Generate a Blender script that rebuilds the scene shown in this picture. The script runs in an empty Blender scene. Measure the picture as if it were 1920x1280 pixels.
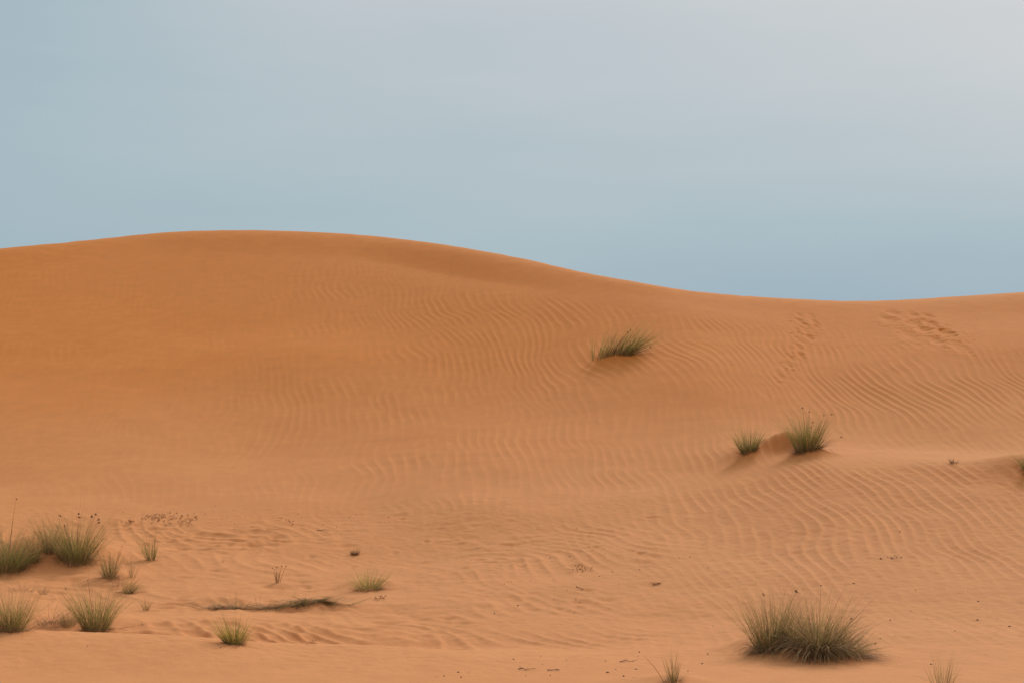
import bpy, math, random
import numpy as np

rng = np.random.default_rng(7)
random.seed(7)
sc = bpy.context.scene
COL = sc.collection

# ---------------------------------------------------------------- camera
ZC, FPX, VH = 1.7, 2667.0, 900.0          # eye height (m), focal length and horizon row in a 1920 px frame
cam_d = bpy.data.cameras.new("camera")
cam = bpy.data.objects.new("camera", cam_d)
COL.objects.link(cam)
cam.location = (0, 0, ZC)
cam.rotation_euler = (math.radians(90), 0, 0)
cam_d.sensor_width = 36.0
cam_d.lens = FPX / 1920 * 36
cam_d.shift_y = (VH - 640) / 1920
cam_d.clip_start = 0.1
cam_d.clip_end = 8000
sc.camera = cam

# ---------------------------------------------------------------- sky, sun, exposure
SUN_EL, SUN_AZ = 39.0, 26.0               # azimuth from +Y (view direction), negative = left
world = bpy.data.worlds.new("World")
sc.world = world
world.use_nodes = True
nt = world.node_tree
nt.nodes.clear()
N = nt.nodes.new
L = nt.links.new
out = N("ShaderNodeOutputWorld")
bg = N("ShaderNodeBackground")
bg.inputs["Strength"].default_value = 0.10
sky = N("ShaderNodeTexSky")
sky.sky_type = 'NISHITA'
sky.sun_disc = False
sky.sun_elevation = math.radians(SUN_EL)
sky.sun_rotation = math.radians(SUN_AZ)
sky.air_density = 1.2
sky.dust_density = 2.0
tc = N("ShaderNodeTexCoord")


def math_node(tree, op, a, b=None, clamp=False):
    m = tree.nodes.new("ShaderNodeMath")
    m.operation = op
    m.use_clamp = clamp
    for i, v in enumerate((a, b)):
        if v is None:
            continue
        if isinstance(v, (int, float)):
            m.inputs[i].default_value = v
        else:
            tree.links.new(v, m.inputs[i])
    return m.outputs[0]


sep = N("ShaderNodeSeparateXYZ")
L(tc.outputs["Generated"], sep.inputs[0])
mp = N("ShaderNodeMapping")
mp.inputs["Scale"].default_value = (1.0, 1.0, 2.6)
L(tc.outputs["Generated"], mp.inputs[0])
n1 = N("ShaderNodeTexNoise")
n1.inputs["Scale"].default_value = 1.7
n1.inputs["Detail"].default_value = 2.5
n1.inputs["Roughness"].default_value = 0.45
L(mp.outputs[0], n1.inputs["Vector"])
mp2 = N("ShaderNodeMapping")
mp2.inputs["Scale"].default_value = (1.0, 1.0, 7.0)
mp2.inputs["Location"].default_value = (3.1, 0.4, 0.2)
L(tc.outputs["Generated"], mp2.inputs[0])
n2 = N("ShaderNodeTexNoise")
n2.inputs["Scale"].default_value = 3.2
n2.inputs["Detail"].default_value = 5.0
L(mp2.outputs[0], n2.inputs["Vector"])
# thin cloud veil: colour by height above the horizon, whiter towards +X
elev = N("ShaderNodeMapRange")
elev.inputs["From Min"].default_value = 0.09
elev.inputs["From Max"].default_value = 0.34
L(sep.outputs["Z"], elev.inputs[0])
t = math_node(nt, 'MULTIPLY', sep.outputs["X"], 1.05)
t = math_node(nt, 'ADD', t, 0.43)
e2 = math_node(nt, 'MULTIPLY', elev.outputs[0], 1.75)
e2 = math_node(nt, 'ADD', e2, -0.38)
t = math_node(nt, 'MULTIPLY', t, e2)
nn = math_node(nt, 'ADD', n1.outputs["Fac"], -0.5)
nn = math_node(nt, 'MULTIPLY', nn, 0.75)
t = math_node(nt, 'ADD', t, nn)
n2c = math_node(nt, 'ADD', n2.outputs["Fac"], -0.5)
n2c = math_node(nt, 'MULTIPLY', n2c, 0.34)
t = math_node(nt, 'ADD', t, n2c)
t = math_node(nt, 'ADD', t, 0.12, clamp=True)
veil = N("ShaderNodeValToRGB")
cr = veil.color_ramp
cr.elements[0].position = 0.0
cr.elements[0].color = (3.12, 4.25, 5.12, 1)
cr.elements[1].position = 1.0
cr.elements[1].color = (6.05, 6.2, 6.4, 1)
el = cr.elements.new(0.30)
el.color = (3.85, 4.92, 5.42, 1)
L(t, veil.inputs[0])
mixw = N("ShaderNodeMix")
mixw.data_type = 'RGBA'
mixw.inputs[0].default_value = 0.96
L(sky.outputs[0], mixw.inputs[6])
L(veil.outputs[0], mixw.inputs[7])
L(mixw.outputs[2], bg.inputs["Color"])
L(bg.outputs[0], out.inputs[0])

sun_d = bpy.data.lights.new("sun", 'SUN')
sun_d.energy = 3.65
sun_d.angle = math.radians(9)
sun_d.color = (1.0, 0.92, 0.79)
sun = bpy.data.objects.new("sun", sun_d)
COL.objects.link(sun)
sun.rotation_euler = (math.radians(90 - SUN_EL), 0, math.radians(180 - SUN_AZ))

sc.view_settings.view_transform = 'Standard'
sc.view_settings.look = 'None'
sc.view_settings.gamma = 1
sc.view_settings.use_curve_mapping = False
sc.view_settings.exposure = 0.0

# ---------------------------------------------------------------- noise fields
def tile_noise(n, beta_cut, seed):
    r = np.random.default_rng(seed)
    kx = np.fft.fftfreq(n)[:, None] * n
    ky = np.fft.fftfreq(n)[None, :] * n
    k = np.hypot(kx, ky)
    f = np.fft.fft2(r.standard_normal((n, n))) * np.exp(-(k / beta_cut) ** 2)
    a = np.real(np.fft.ifft2(f))
    return a / a.std()


T1 = tile_noise(512, 64, 1)
T2 = tile_noise(512, 64, 2)
T3 = tile_noise(512, 64, 3)
KC = 128


def narrow(n, sx, sy, seed):
    r = np.random.default_rng(seed)
    kx = np.fft.fftfreq(n)[:, None] * n
    ky = np.fft.fftfreq(n)[None, :] * n
    w = np.exp(-((kx) / sx) ** 2 - (ky / sy) ** 2)          # demodulated envelope
    f = (np.fft.fft2(r.standard_normal((n, n)) + 1j * r.standard_normal((n, n)))) * w
    a = np.fft.ifft2(f)
    return a / np.sqrt((np.abs(a) ** 2).mean())


def samp(T, x, y):
    n = T.shape[0]
    xi = np.floor(x).astype(int)
    yi = np.floor(y).astype(int)
    fx = x - xi
    fy = y - yi
    x0 = xi % n; x1 = (xi + 1) % n; y0 = yi % n; y1 = (yi + 1) % n
    return (T[x0, y0] * (1 - fx) * (1 - fy) + T[x1, y0] * fx * (1 - fy)
            + T[x0, y1] * (1 - fx) * fy + T[x1, y1] * fx * fy)


def noise(T, x, y, size, ox=0.0, oy=0.0):
    """smooth noise with features about `size` metres across"""
    s = 8.0 / size
    return samp(T, x * s + ox, y * s + oy)


def ramp(x, a, b):
    t_ = np.clip((x - a) / (b - a), 0, 1)
    return t_ * t_ * (3 - 2 * t_)


def pchip(xs, ys, x):
    xs = np.asarray(xs, float); ys = np.asarray(ys, float)
    h = np.diff(xs); d = np.diff(ys) / h
    m = np.zeros(len(xs))
    m[0], m[-1] = d[0], d[-1]
    for i in range(1, len(xs) - 1):
        if d[i - 1] * d[i] > 0:
            w1 = 2 * h[i] + h[i - 1]; w2 = h[i] + 2 * h[i - 1]
            m[i] = (w1 + w2) / (w1 / d[i - 1] + w2 / d[i])
    i = np.clip(np.searchsorted(xs, x) - 1, 0, len(xs) - 2)
    t_ = (x - xs[i]) / h[i]
    t2 = t_ * t_; t3 = t2 * t_
    return ((2 * t3 - 3 * t2 + 1) * ys[i] + (t3 - 2 * t2 + t_) * h[i] * m[i]
            + (-2 * t3 + 3 * t2) * ys[i + 1] + (t3 - t2) * h[i] * m[i + 1])


# ---------------------------------------------------------------- the dune: surveyed profiles
# each station: a line running away from the viewer; distance (m) and sight height of the ground along it
stations = [-1600, 0, 320, 640, 960, 1280, 1600, 1920, 3400]
prof = {
    -1600: [(14.0, 1190), (15.0, 1193), (16.4, 1160), (19, 1090), (23, 1000), (26, 940), (28.3, 870), (31.5, 780), (36, 680), (40.5, 600), (44.5, 550), (49, 520)],
    0:    [(14.0, 1187), (15.1, 1213), (16.1, 1163), (19, 1097), (23, 1008), (26, 950), (28.3, 872), (31.5, 770), (36, 665), (40.5, 575), (44.5, 508), (49, 466)],
    320:  [(14.0, 1191), (15.1, 1216), (16.1, 1168), (19, 1105), (23, 1020), (26, 962), (28.3, 885), (31.5, 780), (36, 668), (41, 560), (45.5, 476), (49.5, 435)],
    640:  [(14.2, 1213), (15.3, 1224), (16.4, 1180), (19, 1112), (22.7, 1035), (25.8, 972), (28.2, 895), (31.5, 790), (36, 680), (41, 570), (45.5, 481), (49.5, 438)],
    960:  [(14.2, 1218), (15.4, 1212), (16.5, 1176), (18.8, 1110), (22, 1030), (25, 958), (27.8, 885), (31.3, 795), (35.6, 690), (39.8, 600), (43.5, 528), (47.5, 480)],
    1280: [(14.2, 1222), (15.3, 1200), (16.5, 1170), (18.5, 1115), (21.5, 1030), (24.3, 948), (27, 876), (30.5, 802), (34.5, 705), (38.5, 625), (42, 568), (45, 543)],
    1600: [(14.2, 1224), (15.3, 1196), (16.5, 1163), (18.5, 1102), (21.2, 1010), (24, 912), (26, 862), (28.8, 834), (32.5, 765), (37, 660), (40.5, 600), (43.5, 565)],
    1920: [(14.2, 1222), (15.3, 1194), (16.5, 1160), (18.5, 1098), (21.2, 1008), (24, 915), (26, 868), (28.8, 842), (32.5, 765), (37, 655), (40.5, 592), (44, 548)],
    3400: [(14.2, 1222), (15.3, 1194), (16.5, 1160), (18.5, 1098), (21.2, 1008), (24, 920), (26, 870), (28.8, 842), (32.5, 760), (37, 640), (40.5, 575), (44, 525)],
}
NN = 12
# the left and middle of the dune steepen steadily from foot to shoulder
for st in stations:
    if st > 1280:
        continue
    w_ = 1.0 if st <= 960 else 0.75
    d0, v0 = prof[st][4]
    z0 = ZC + (VH - v0) / FPX * d0
    for k_, sl_ in zip(range(5, 12), (9.5, 12.5, 16.5, 19.5, 22.0, 23.5, 22.0)):
        v1 = prof[st][k_][1]
        T_ = math.tan(math.radians(sl_))
        d1 = (z0 - T_ * d0 - ZC) / ((VH - v1) / FPX - T_)
        d1 = d1 * w_ + prof[st][k_][0] * (1 - w_)
        prof[st][k_] = (d1, v1)
        d0, z0 = d1, ZC + (VH - v1) / FPX * d1
crest_px = [(-1600, 520), (-300, 492), (0, 466), (100, 457), (200, 447), (300, 437), (370, 433), (450, 432), (560, 434), (640, 438), (740, 447),
            (860, 463), (980, 485), (1100, 512), (1200, 530), (1300, 546), (1400, 555), (1500, 561), (1600, 564.5),
            (1700, 562), (1800, 555.5), (1920, 548), (2300, 530), (3400, 520)]

# columns (sight lines) and rows (nodes along them)
inner = np.linspace(-80, 2000, 1060)
step = inner[1] - inner[0]
outer = []
x_, s_ = inner[-1], step
while x_ < 30000:
    s_ *= 1.17
    x_ += s_
    outer.append(x_)
outer = np.array(outer)
XP = np.concatenate([(1920 - outer)[::-1], inner, outer])
U = (XP - 960) / FPX

D = np.zeros((NN, len(XP)))
V = np.zeros((NN, len(XP)))
xc = np.clip(XP, -1600, 3400)
for k in range(NN):
    D[k] = pchip(stations, [prof[s][k][0] for s in stations], xc)
    V[k] = pchip(stations, [prof[s][k][1] for s in stations], xc)
vcrest = pchip([p[0] for p in crest_px], [p[1] for p in crest_px], xc)
V[NN - 1] = vcrest
# the row below the crest stays under it by at least a little
V[NN - 2] = np.maximum(V[NN - 2], vcrest + 18)
V[NN - 3] = np.maximum(V[NN - 3], V[NN - 2] + 25)
# far side of the dune
back = [(3, 10), (8, 60), (16, 190), (28, 300)]
Dn = [np.full(len(XP), 9.0), np.full(len(XP), 11.9)] + [D[k] for k in range(NN)]
Vn = [np.full(len(XP), VH + ZC * FPX / 9.0), np.full(len(XP), 1281.0)] + [V[k] for k in range(NN)]
for dd, dv in back:
    Dn.append(D[-1] + dd)
    Vn.append(np.minimum(V[-1] + dv, VH - 20))
Dn = np.array(Dn); Vn = np.array(Vn)
Zn = ZC + (VH - Vn) / FPX * Dn
M = len(Dn)

# fine row parameter: about one row per picture row
ks = [0]
fine = []
cnt = {0: 16}
for k in range(1, NN + 1):
    dv = max(abs(Vn[k + 1, 200] - Vn[k, 200]), abs(Vn[k + 1, 900] - Vn[k, 900]), 30)
    cnt[k] = int(dv * 1.12) + 6
for k in range(NN + 1, M - 1):
    cnt[k] = 14
for k in range(M - 1):
    fine.append(k + np.arange(cnt[k]) / cnt[k])
K = np.concatenate(fine + [[M - 1]])


def pchip_cols(Y, K):
    m_, n_ = Y.shape
    d = np.diff(Y, axis=0)
    S = np.zeros_like(Y)
    S[0], S[-1] = d[0], d[-1]
    a, b = d[:-1], d[1:]
    ok = a * b > 0
    S[1:-1] = np.where(ok, 2 * a * b / np.where(ok, a + b, 1), 0)
    i = np.clip(np.floor(K).astype(int), 0, m_ - 2)
    t_ = (K - i)[:, None]
    t2 = t_ * t_; t3 = t2 * t_
    return ((2 * t3 - 3 * t2 + 1) * Y[i] + (t3 - 2 * t2 + t_) * S[i]
            + (-2 * t3 + 3 * t2) * Y[i + 1] + (t3 - t2) * S[i + 1])


DD = pchip_cols(Dn, K)
VV = pchip_cols(Vn, K)
# break the knots of the profiles with a light blur along the sight lines
def blur_rows(A, n):
    for _ in range(n):
        A[1:-1] = (A[:-2] + 2 * A[1:-1] + A[2:]) / 4
    return A


SH = VV.copy()
SD = DD.copy()
VV = blur_rows(VV, 180)
DD = blur_rows(DD, 180)
wl = ramp(SD, 13.0, 13.7) * (1 - ramp(SD, 14.8, 15.6)) * (1 - ramp(XP[None, :], 700, 1000))     # keep the sharp lip
VV = VV * (1 - wl) + SH * wl
DD = DD * (1 - wl) + SD * wl
kc = np.argmin(VV, axis=0)
VV += (vcrest - VV[kc, np.arange(len(XP))])[None, :] * np.exp(-((K[:, None] - (NN + 1)) / 0.8) ** 2)
ZZ = ZC + (VH - VV) / FPX * DD
XX = U[None, :] * DD
XPX = np.broadcast_to(XP[None, :], DD.shape)


def find(px, py, Zarr=None):
    """ground point seen at a picture position: first hit along the sight line"""
    Za = ZZ if Zarr is None else Zarr
    c = np.interp(px, XP, np.arange(len(XP)))
    c0 = int(c); f = c - c0
    z = Za[:, c0] * (1 - f) + Za[:, c0 + 1] * f
    d = DD[:, c0] * (1 - f) + DD[:, c0 + 1] * f
    v = VH + (ZC - z) / d * FPX
    hit = np.where(v <= py)[0]
    i = hit[0] if len(hit) else len(v) - 1
    if i > 0 and v[i - 1] > v[i]:
        w = (v[i - 1] - py) / (v[i - 1] - v[i])
        dd = d[i - 1] + (d[i] - d[i - 1]) * w
        zz = z[i - 1] + (z[i] - z[i - 1]) * w
    else:
        dd, zz = d[i], z[i]
    return (px - 960) / FPX * dd, dd, zz


# ---- broad undulation
ZZ += 0.05 * noise(T1, XX, DD, 7) * ramp(DD, 13, 18) * (1 - ramp(DD, 38, 46))
ZZ += 0.018 * noise(T2, XX, DD, 2.2) * ramp(DD, 12, 15) * (1 - 0.6 * ramp(DD, 26, 30)) * (1 - ramp(DD, 38, 44))

# ---- second crease below the summit: a smooth steeper face above, rippled face below
crease = [(-400, 470), (0, 486), (150, 492), (260, 490), (420, 476), (640, 476), (760, 496), (880, 517), (980, 533), (1100, 556), (1220, 576), (1400, 590), (1600, 610), (1800, 640), (2000, 650)]
vl = pchip([p[0] for p in crease], [p[1] for p in crease], np.clip(XP, -400, 2000))
dl = np.zeros(len(XP))
for j in range(len(XP)):
    col = VV[:kc[j] + 1, j]
    i = np.where(col <= vl[j])[0]
    dl[j] = DD[i[0], j] if len(i) else DD[kc[j], j]
dlp = np.pad(dl, 15, mode='edge')
dl = np.convolve(dlp, np.ones(31) / 31, mode='valid')
s = DD - dl[None, :]
wcr = np.exp(-((XPX - 850) / 270.0) ** 2) + 0.10 * np.exp(-((XPX - 170) / 170.0) ** 2)
sp_ = 0.35 * np.logaddexp(0, s / 0.35)                            # soft kink
dl_c = -0.03 * np.exp(-np.abs(s) / 1.6) + 0.30 * (1 - np.exp(-sp_ / 2.2))
dl_c = dl_c * (1 - ramp(s, 3.0, 8.0))
ZZ += dl_c * wcr * (DD > 30)

# ---- mounds and hollows: (px, py, rx m, ry m, height m)
mounds = [(45, 1050, .55, .8, .30), (140, 1040, .6, .7, .26), (20, 1165, .35, .5, .12), (185, 1165, .4, .45, .10),
          (215, 1085, .3, .5, .10), (580, 1142, .5, .25, .13), (430, 1133, .5, .25, .10), (690, 1096, .35, .35, .10),
          (1430, 1222, .4, .4, .16), (1530, 1228, .5, .45, .14),
          (1440, 838, .7, .7, .18), (1480, 840, .5, .42, .34), (1530, 852, .35, .4, .12), (1400, 848, .4, .5, .12), (1925, 880, .7, .7, .25),
          (1150, 664, .5, .6, .12), (1262, 1276, .25, .2, .06), (520, 1092, .2, .2, .03)]
for px, py, rx, ry, h in mounds:
    mx, my, mz = find(px, py)
    a = (XX - mx) / rx
    b = (DD - my) / ry
    ZZ += h * np.exp(-(a * a + b * b))

BASE = ZZ.copy()

# ---- wind ripples
A0 = narrow(1024, 21, 20, 11)
A1 = narrow(1024, 22, 20, 12)
LAM = 0.215
xs = XX
ys = DD
# crest lines of the ripples bend round the dune: lean of the crests at surveyed spots (px, py, lean), phase solved by least squares
lean_pts = [(60, 700, -.3), (300, 750, -.35), (500, 900, -.2), (500, 600, -.1), (700, 650, 0), (850, 600, .15), (1000, 700, .02), (1150, 720, .1), (1000, 900, .05),
            (950, 545, .7), (1080, 580, .6), (1200, 575, 1.5), (1300, 690, .5), (1420, 780, .8), (1400, 920, .3), (1500, 650, .6), (1400, 600, 1.0), (1600, 700, .85),
            (1700, 750, 1.0), (1850, 690, .75), (1860, 800, 1.2), (1700, 900, .5), (1880, 930, .8), (1500, 960, .35), (1700, 1020, .7),
            (1300, 1000, .15), (1500, 1100, .8), (1850, 1100, 1.2), (1000, 1050, .3), (1700, 600, 1.2), (500, 1050, 1.0), (700, 1150, 1.0)]
gx = np.arange(-26, 26.01, .5); gy = np.arange(12, 56.01, .5)
GXc, GYc = np.meshgrid(gx, gy, indexing='ij')
kx_ = np.zeros_like(GXc); ky_ = np.zeros_like(GXc)
for a_ in range(len(gx)):
    for b_ in range(len(gy)):
        xw, yw = gx[a_], gy[b_]
        px_ = 960 + xw / yw * FPX
        c = int(np.clip(np.interp(px_, XP, np.arange(len(XP))), 0, len(XP) - 1))
        pv = np.interp([yw - .7, yw, yw + .7], DD[:, c], VV[:, c])
        kv = np.clip((pv[0] - pv[2]) / 1.4, 15, 40)
        pxx = np.clip(px_, 0, 1920)
        ws = 0; qs = 0
        for lx_, ly_, q_ in lean_pts:
            w_ = math.exp(-((lx_ - pxx) ** 2 + ((ly_ - pv[1]) * 1.3) ** 2) / (2 * 110.0 ** 2)) + 1e-9
            ws += w_; qs += w_ * q_
        gyv = qs / ws * kv * yw / FPX - np.clip(xw / yw, -.4, .4)
        nrm = math.hypot(1, gyv)
        kx_[a_, b_] = 1 / nrm; ky_[a_, b_] = gyv / nrm
h_ = .5
fx_ = (kx_[1:] + kx_[:-1]) / 2 * h_
fy_ = (ky_[:, 1:] + ky_[:, :-1]) / 2 * h_


def DT(ex, ey):
    o_ = np.zeros_like(GXc)
    o_[1:] += ex; o_[:-1] -= ex
    o_[:, 1:] += ey; o_[:, :-1] -= ey
    return o_


ph = GXc.copy()
r_ = DT(fx_, fy_) - DT(np.diff(ph, axis=0), np.diff(ph, axis=1))
p_ = r_.copy(); rs = (r_ * r_).sum()
for _ in range(500):
    Ap = DT(np.diff(p_, axis=0), np.diff(p_, axis=1))
    al = rs / (p_ * Ap).sum()
    ph += al * p_; r_ -= al * Ap
    rn = (r_ * r_).sum()
    if rn < 1e-8:
        break
    p_ = r_ + rn / rs * p_; rs = rn
fxi = np.clip((xs + 26) / h_, 0, len(gx) - 1.001); fyi = np.clip((ys - 12) / h_, 0, len(gy) - 1.001)
xi_ = fxi.astype(int); yi_ = fyi.astype(int); fxi = fxi - xi_; fyi = fyi - yi_
P = (ph[xi_, yi_] * (1 - fxi) * (1 - fyi) + ph[xi_ + 1, yi_] * fxi * (1 - fyi) + ph[xi_, yi_ + 1] * (1 - fxi) * fyi + ph[xi_ + 1, yi_ + 1] * fxi * fyi)
P = P + 0.16 * noise(T1, xs, ys, 5.0, 37, 11) + 0.05 * noise(T2, xs, ys, 1.8)
Q = ys - 0.35 * xs
env = samp(A0, P / LAM * 8 + 300, Q / LAM * 8 * 0.55 + 90)
psi = 2 * np.pi * P / LAM + np.angle(env)
amp = np.clip(np.abs(env), 0.15, 1.1)
pp = psi + 0.35 * np.sin(psi)
rip = np.cos(pp) + 0.20 * np.sin(2 * pp)
vpx = VH + (ZC - BASE) / DD * FPX
below = ramp(-s, 0.1, 1.6)                                       # ripples stop at the crease
m = 0.13 + 0.34 * ramp(XPX, 300, 950) + 0.45 * ramp(XPX, 1150, 1600)
m = m * below
m *= 1 - 0.55 * ramp(vpx, 770, 815) * (1 - ramp(vpx, 858, 880)) * ramp(XPX, 1400, 1600)
m *= 1 - 0.85 * ramp(vpx, 900, 985) * (1 - ramp(XPX, 950, 1350))
m *= 1 - 0.45 * ramp(vpx, 1020, 1130)
m *= ramp(DD, 14.2, 15.6)
m *= 0.8 + 0.30 * np.clip(noise(T3, xs, ys, 3.0), -1.5, 1.5)
m *= (DD < 60)
ZZ += 0.0112 * rip * amp * np.clip(m, 0, 1.2)

# scuffed, pitted sand at the foot of the dune
P2 = xs * 1.0 + (ys - 18) * 0.55 + 0.25 * noise(T2, xs, ys, 2.2, 5, 7)
env2 = samp(A1, P2 / 0.33 * 8, (ys * 0.6 - xs) / 0.33 * 8 * 0.8)
psi2 = 2 * np.pi * P2 / 0.33 + np.angle(env2)
rip2 = np.cos(psi2 + 0.6 * np.sin(psi2)) * np.clip(np.abs(env2), 0, 1.2)
foot = ramp(vpx, 940, 1010) * ramp(DD, 14.4, 15.2) * (DD < 40)
patch = np.clip(0.45 + 0.6 * noise(T3, xs, ys, 2.6, 60, 9), 0, 1.3)
band = np.exp(-((DD - 15.9) / 0.65) ** 2) * ramp(XPX, 420, 560) * (1 - ramp(XPX, 1150, 1350))
ZZ += rip2 * (0.0065 * foot * patch * (1 - 0.8 * ramp(XPX, 1150, 1450)) + 0.008 * band)
ZZ += 0.010 * noise(T2, xs, ys * 1.5, 0.42, 20, 3) * foot * (1 - 0.75 * ramp(XPX, 850, 1150)) * np.clip(0.3 + 0.7 * noise(T1, xs, ys, 1.7, 9, 30), 0, 1.4)
ZZ += 0.0022 * noise(T1, xs, ys, 0.13, 2, 13) * ramp(DD, 11, 14) * (DD < 26)

# ---- footprints and slumps near the saddle: (px, py, half width, half length, depth)
prints = [(1497, 590, 5, .22, .05), (1520, 592, 5, .2, .04), (1500, 603, 6, .25, .07), (1526, 603, 6, .25, .07), (1511, 611, 6, .22, .06),
          (1530, 612, 5, .2, .06), (1507, 616, 6, .22, .06), (1518, 633, 6, .25, .09), (1500, 638, 6, .25, .07),
          (1497, 649, 6, .25, .06), (1499, 663, 6, .26, .10), (1484, 670, 5, .2, .06), (1478, 682, 6, .22, .05), (1470, 690, 5, .2, .05),
          (1460, 702, 6, .25, .05), (1455, 711, 5, .22, .05), (1437, 740, 6, .25, .03),
          (1668, 600, 13, .3, .10), (1675, 586, 10, .25, .08), (1712, 590, 9, .25, .10), (1740, 592, 9, .25, .10), (1712, 605, 14, .3, .10),
          (1743, 605, 12, .35, .14), (1730, 618, 12, .3, .11), (1772, 624, 14, .35, .12), (1700, 627, 12, .4, .06),
          (1757, 640, 10, .3, .07), (1800, 650, 12, .4, .05)]
for px, py, hw, hl, dep in prints:
    mx, my, mz = find(px, py, BASE)
    rx = hw * my / FPX
    a = (XX - mx) / rx
    b = (DD - my) / (hl * 1.3)
    r2 = a * a + b * b
    sel = r2 < 16
    r2 = r2 * (1 + 0.35 * noise(T3, XX, DD, 0.25, px, py))
    sel = (r2 < 16) & (r2 > 0)
    r2 = np.abs(r2)
    dz = -dep * 0.42 * np.exp(-r2 ** 1.5) + dep * 0.11 * np.exp(-((np.sqrt(r2) - 1.7) / 0.55) ** 2) * (b < 0.6)
    ZZ += np.where(sel, dz, 0)
# faint older dents in the foot zone
for _ in range(60):
    px = random.uniform(150, 1250); py = random.uniform(960, 1170)
    mx, my, mz = find(px, py, BASE)
    rx = random.uniform(.05, .16); ry = random.uniform(.05, .13)
    c = int(np.interp(px, XP, np.arange(len(XP))))
    w = 60
    sl = slice(max(c - w, 0), c + w)
    r2 = ((XX[:, sl] - mx) / rx) ** 2 + ((DD[:, sl] - my) / ry) ** 2
    ZZ[:, sl] += -0.018 * np.exp(-r2) + 0.006 * np.exp(-((np.sqrt(r2) - 1.6) / .6) ** 2)

# pull the skyline back onto the surveyed crest
vv = VH + (ZC - ZZ) / DD * FPX
top = vv.min(axis=0)
kk = np.arange(len(K))[:, None]
ic = np.argmin(vv, axis=0)[None, :]
wgt = np.exp(-((kk - ic) / 60.0) ** 2)
ZZ += -(vcrest - top)[None, :] * wgt / FPX * DD
# a nibbled, not ruler-clean, rim
ZZ += 0.004 * noise(T2, XX, DD, 0.6, 4, 4) * np.exp(-((kk - ic) / 25.0) ** 2)

# near ground behind and under the viewer, far desert beyond
yr_near = [-400, -200, -100, -50, -25, -12, -6, -2, 1, 3, 5, 6.5, 7.8]
rows_x, rows_y, rows_z = [], [], []
z9 = ZZ[0]
for y in yr_near:
    rows_x.append(U * 9.0 * (1 + max(0, -y) / 20)); rows_y.append(np.full(len(U), float(y)))
    rows_z.append(z9 * ramp(np.full(len(U), float(y)), 3, 9) + 0.02 * noise(T1, rows_x[-1], rows_y[-1], 6))
far_x, far_y, far_z = [], [], []
d_last = DD[-1]
zl = ZZ[-1]
g = 6.0
acc = 0.0
while acc < 4000:
    acc += g
    g *= 1.16
    d = d_last + acc
    x = U * d
    w = math.exp(-acc / 25)
    z = zl * w + (1 - w) * (-2 + 2.5 * noise(T1, x, d, 120) + 1.0 * noise(T2, x, d, 45))
    far_x.append(x); far_y.append(d); far_z.append(np.minimum(z, ZC + 0.05 * d))
GX = np.vstack([np.array(rows_x), XX, np.array(far_x)])
GY = np.vstack([np.array(rows_y), DD, np.array(far_y)])
GZ = np.vstack([np.array(rows_z), ZZ, np.array(far_z)])


# ---------------------------------------------------------------- materials
def new_mat(name):
    m_ = bpy.data.materials.new(name)
    m_.use_nodes = True
    t_ = m_.node_tree
    return m_, t_, t_.nodes["Principled BSDF"]


def sand_material():
    m_, t_, b = new_mat("wind_blown_sand")
    b.inputs["Diffuse Roughness"].default_value = 0.4
    n = t_.nodes; l = t_.links
    co = n.new("ShaderNodeTexCoord")
    geo = n.new("ShaderNodeSeparateXYZ")
    l.new(co.outputs["Object"], geo.inputs[0])
    big = n.new("ShaderNodeTexNoise"); big.inputs["Scale"].default_value = 0.16; big.inputs["Detail"].default_value = 3
    l.new(co.outputs["Object"], big.inputs["Vector"])
    mid = n.new("ShaderNodeTexNoise"); mid.inputs["Scale"].default_value = 2.3; mid.inputs["Detail"].default_value = 5
    mid.inputs["Roughness"].default_value = 0.6
    l.new(co.outputs["Object"], mid.inputs["Vector"])
    fin = n.new("ShaderNodeTexNoise"); fin.inputs["Scale"].default_value = 45; fin.inputs["Detail"].default_value = 4
    fin.inputs["Roughness"].default_value = 0.75
    l.new(co.outputs["Object"], fin.inputs["Vector"])
    hz = n.new("ShaderNodeMapRange")
    hz.inputs["From Min"].default_value = 0.2
    hz.inputs["From Max"].default_value = 5.2
    l.new(geo.outputs["Z"], hz.inputs[0])
    f = math_node(t_, 'ADD', big.outputs["Fac"], -0.5)
    f = math_node(t_, 'MULTIPLY', f, 0.35)
    f = math_node(t_, 'ADD', f, hz.outputs[0], clamp=True)
    mx = n.new("ShaderNodeMix"); mx.data_type = 'RGBA'
    mx.inputs[6].default_value = (0.645, 0.264, 0.098, 1)      # paler, pinker sand on the flat
    mx.inputs[7].default_value = (0.65, 0.218, 0.042, 1)      # redder sand on the upper dune
    l.new(f, mx.inputs[0])
    v = math_node(t_, 'ADD', mid.outputs["Fac"], -0.5)
    v = math_node(t_, 'MULTIPLY', v, 0.24)
    v2 = math_node(t_, 'ADD', fin.outputs["Fac"], -0.5)
    v2 = math_node(t_, 'MULTIPLY', v2, 0.36)
    v = math_node(t_, 'ADD', v, v2)
    v = math_node(t_, 'ADD', v, 1.0)
    hsv = n.new("ShaderNodeHueSaturation")
    l.new(mx.outputs[2], hsv.inputs["Color"])
    l.new(v, hsv.inputs["Value"])
    l.new(hsv.outputs[0], b.inputs["Base Color"])
    b.inputs["Roughness"].default_value = 0.95
    b.inputs["Specular IOR Level"].default_value = 0.15
    bp = n.new("ShaderNodeBump")
    bp.inputs["Strength"].default_value = 0.35
    bp.inputs["Distance"].default_value = 0.006
    l.new(fin.outputs["Fac"], bp.inputs["Height"])
    l.new(bp.outputs[0], b.inputs["Normal"])
    return m_


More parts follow.
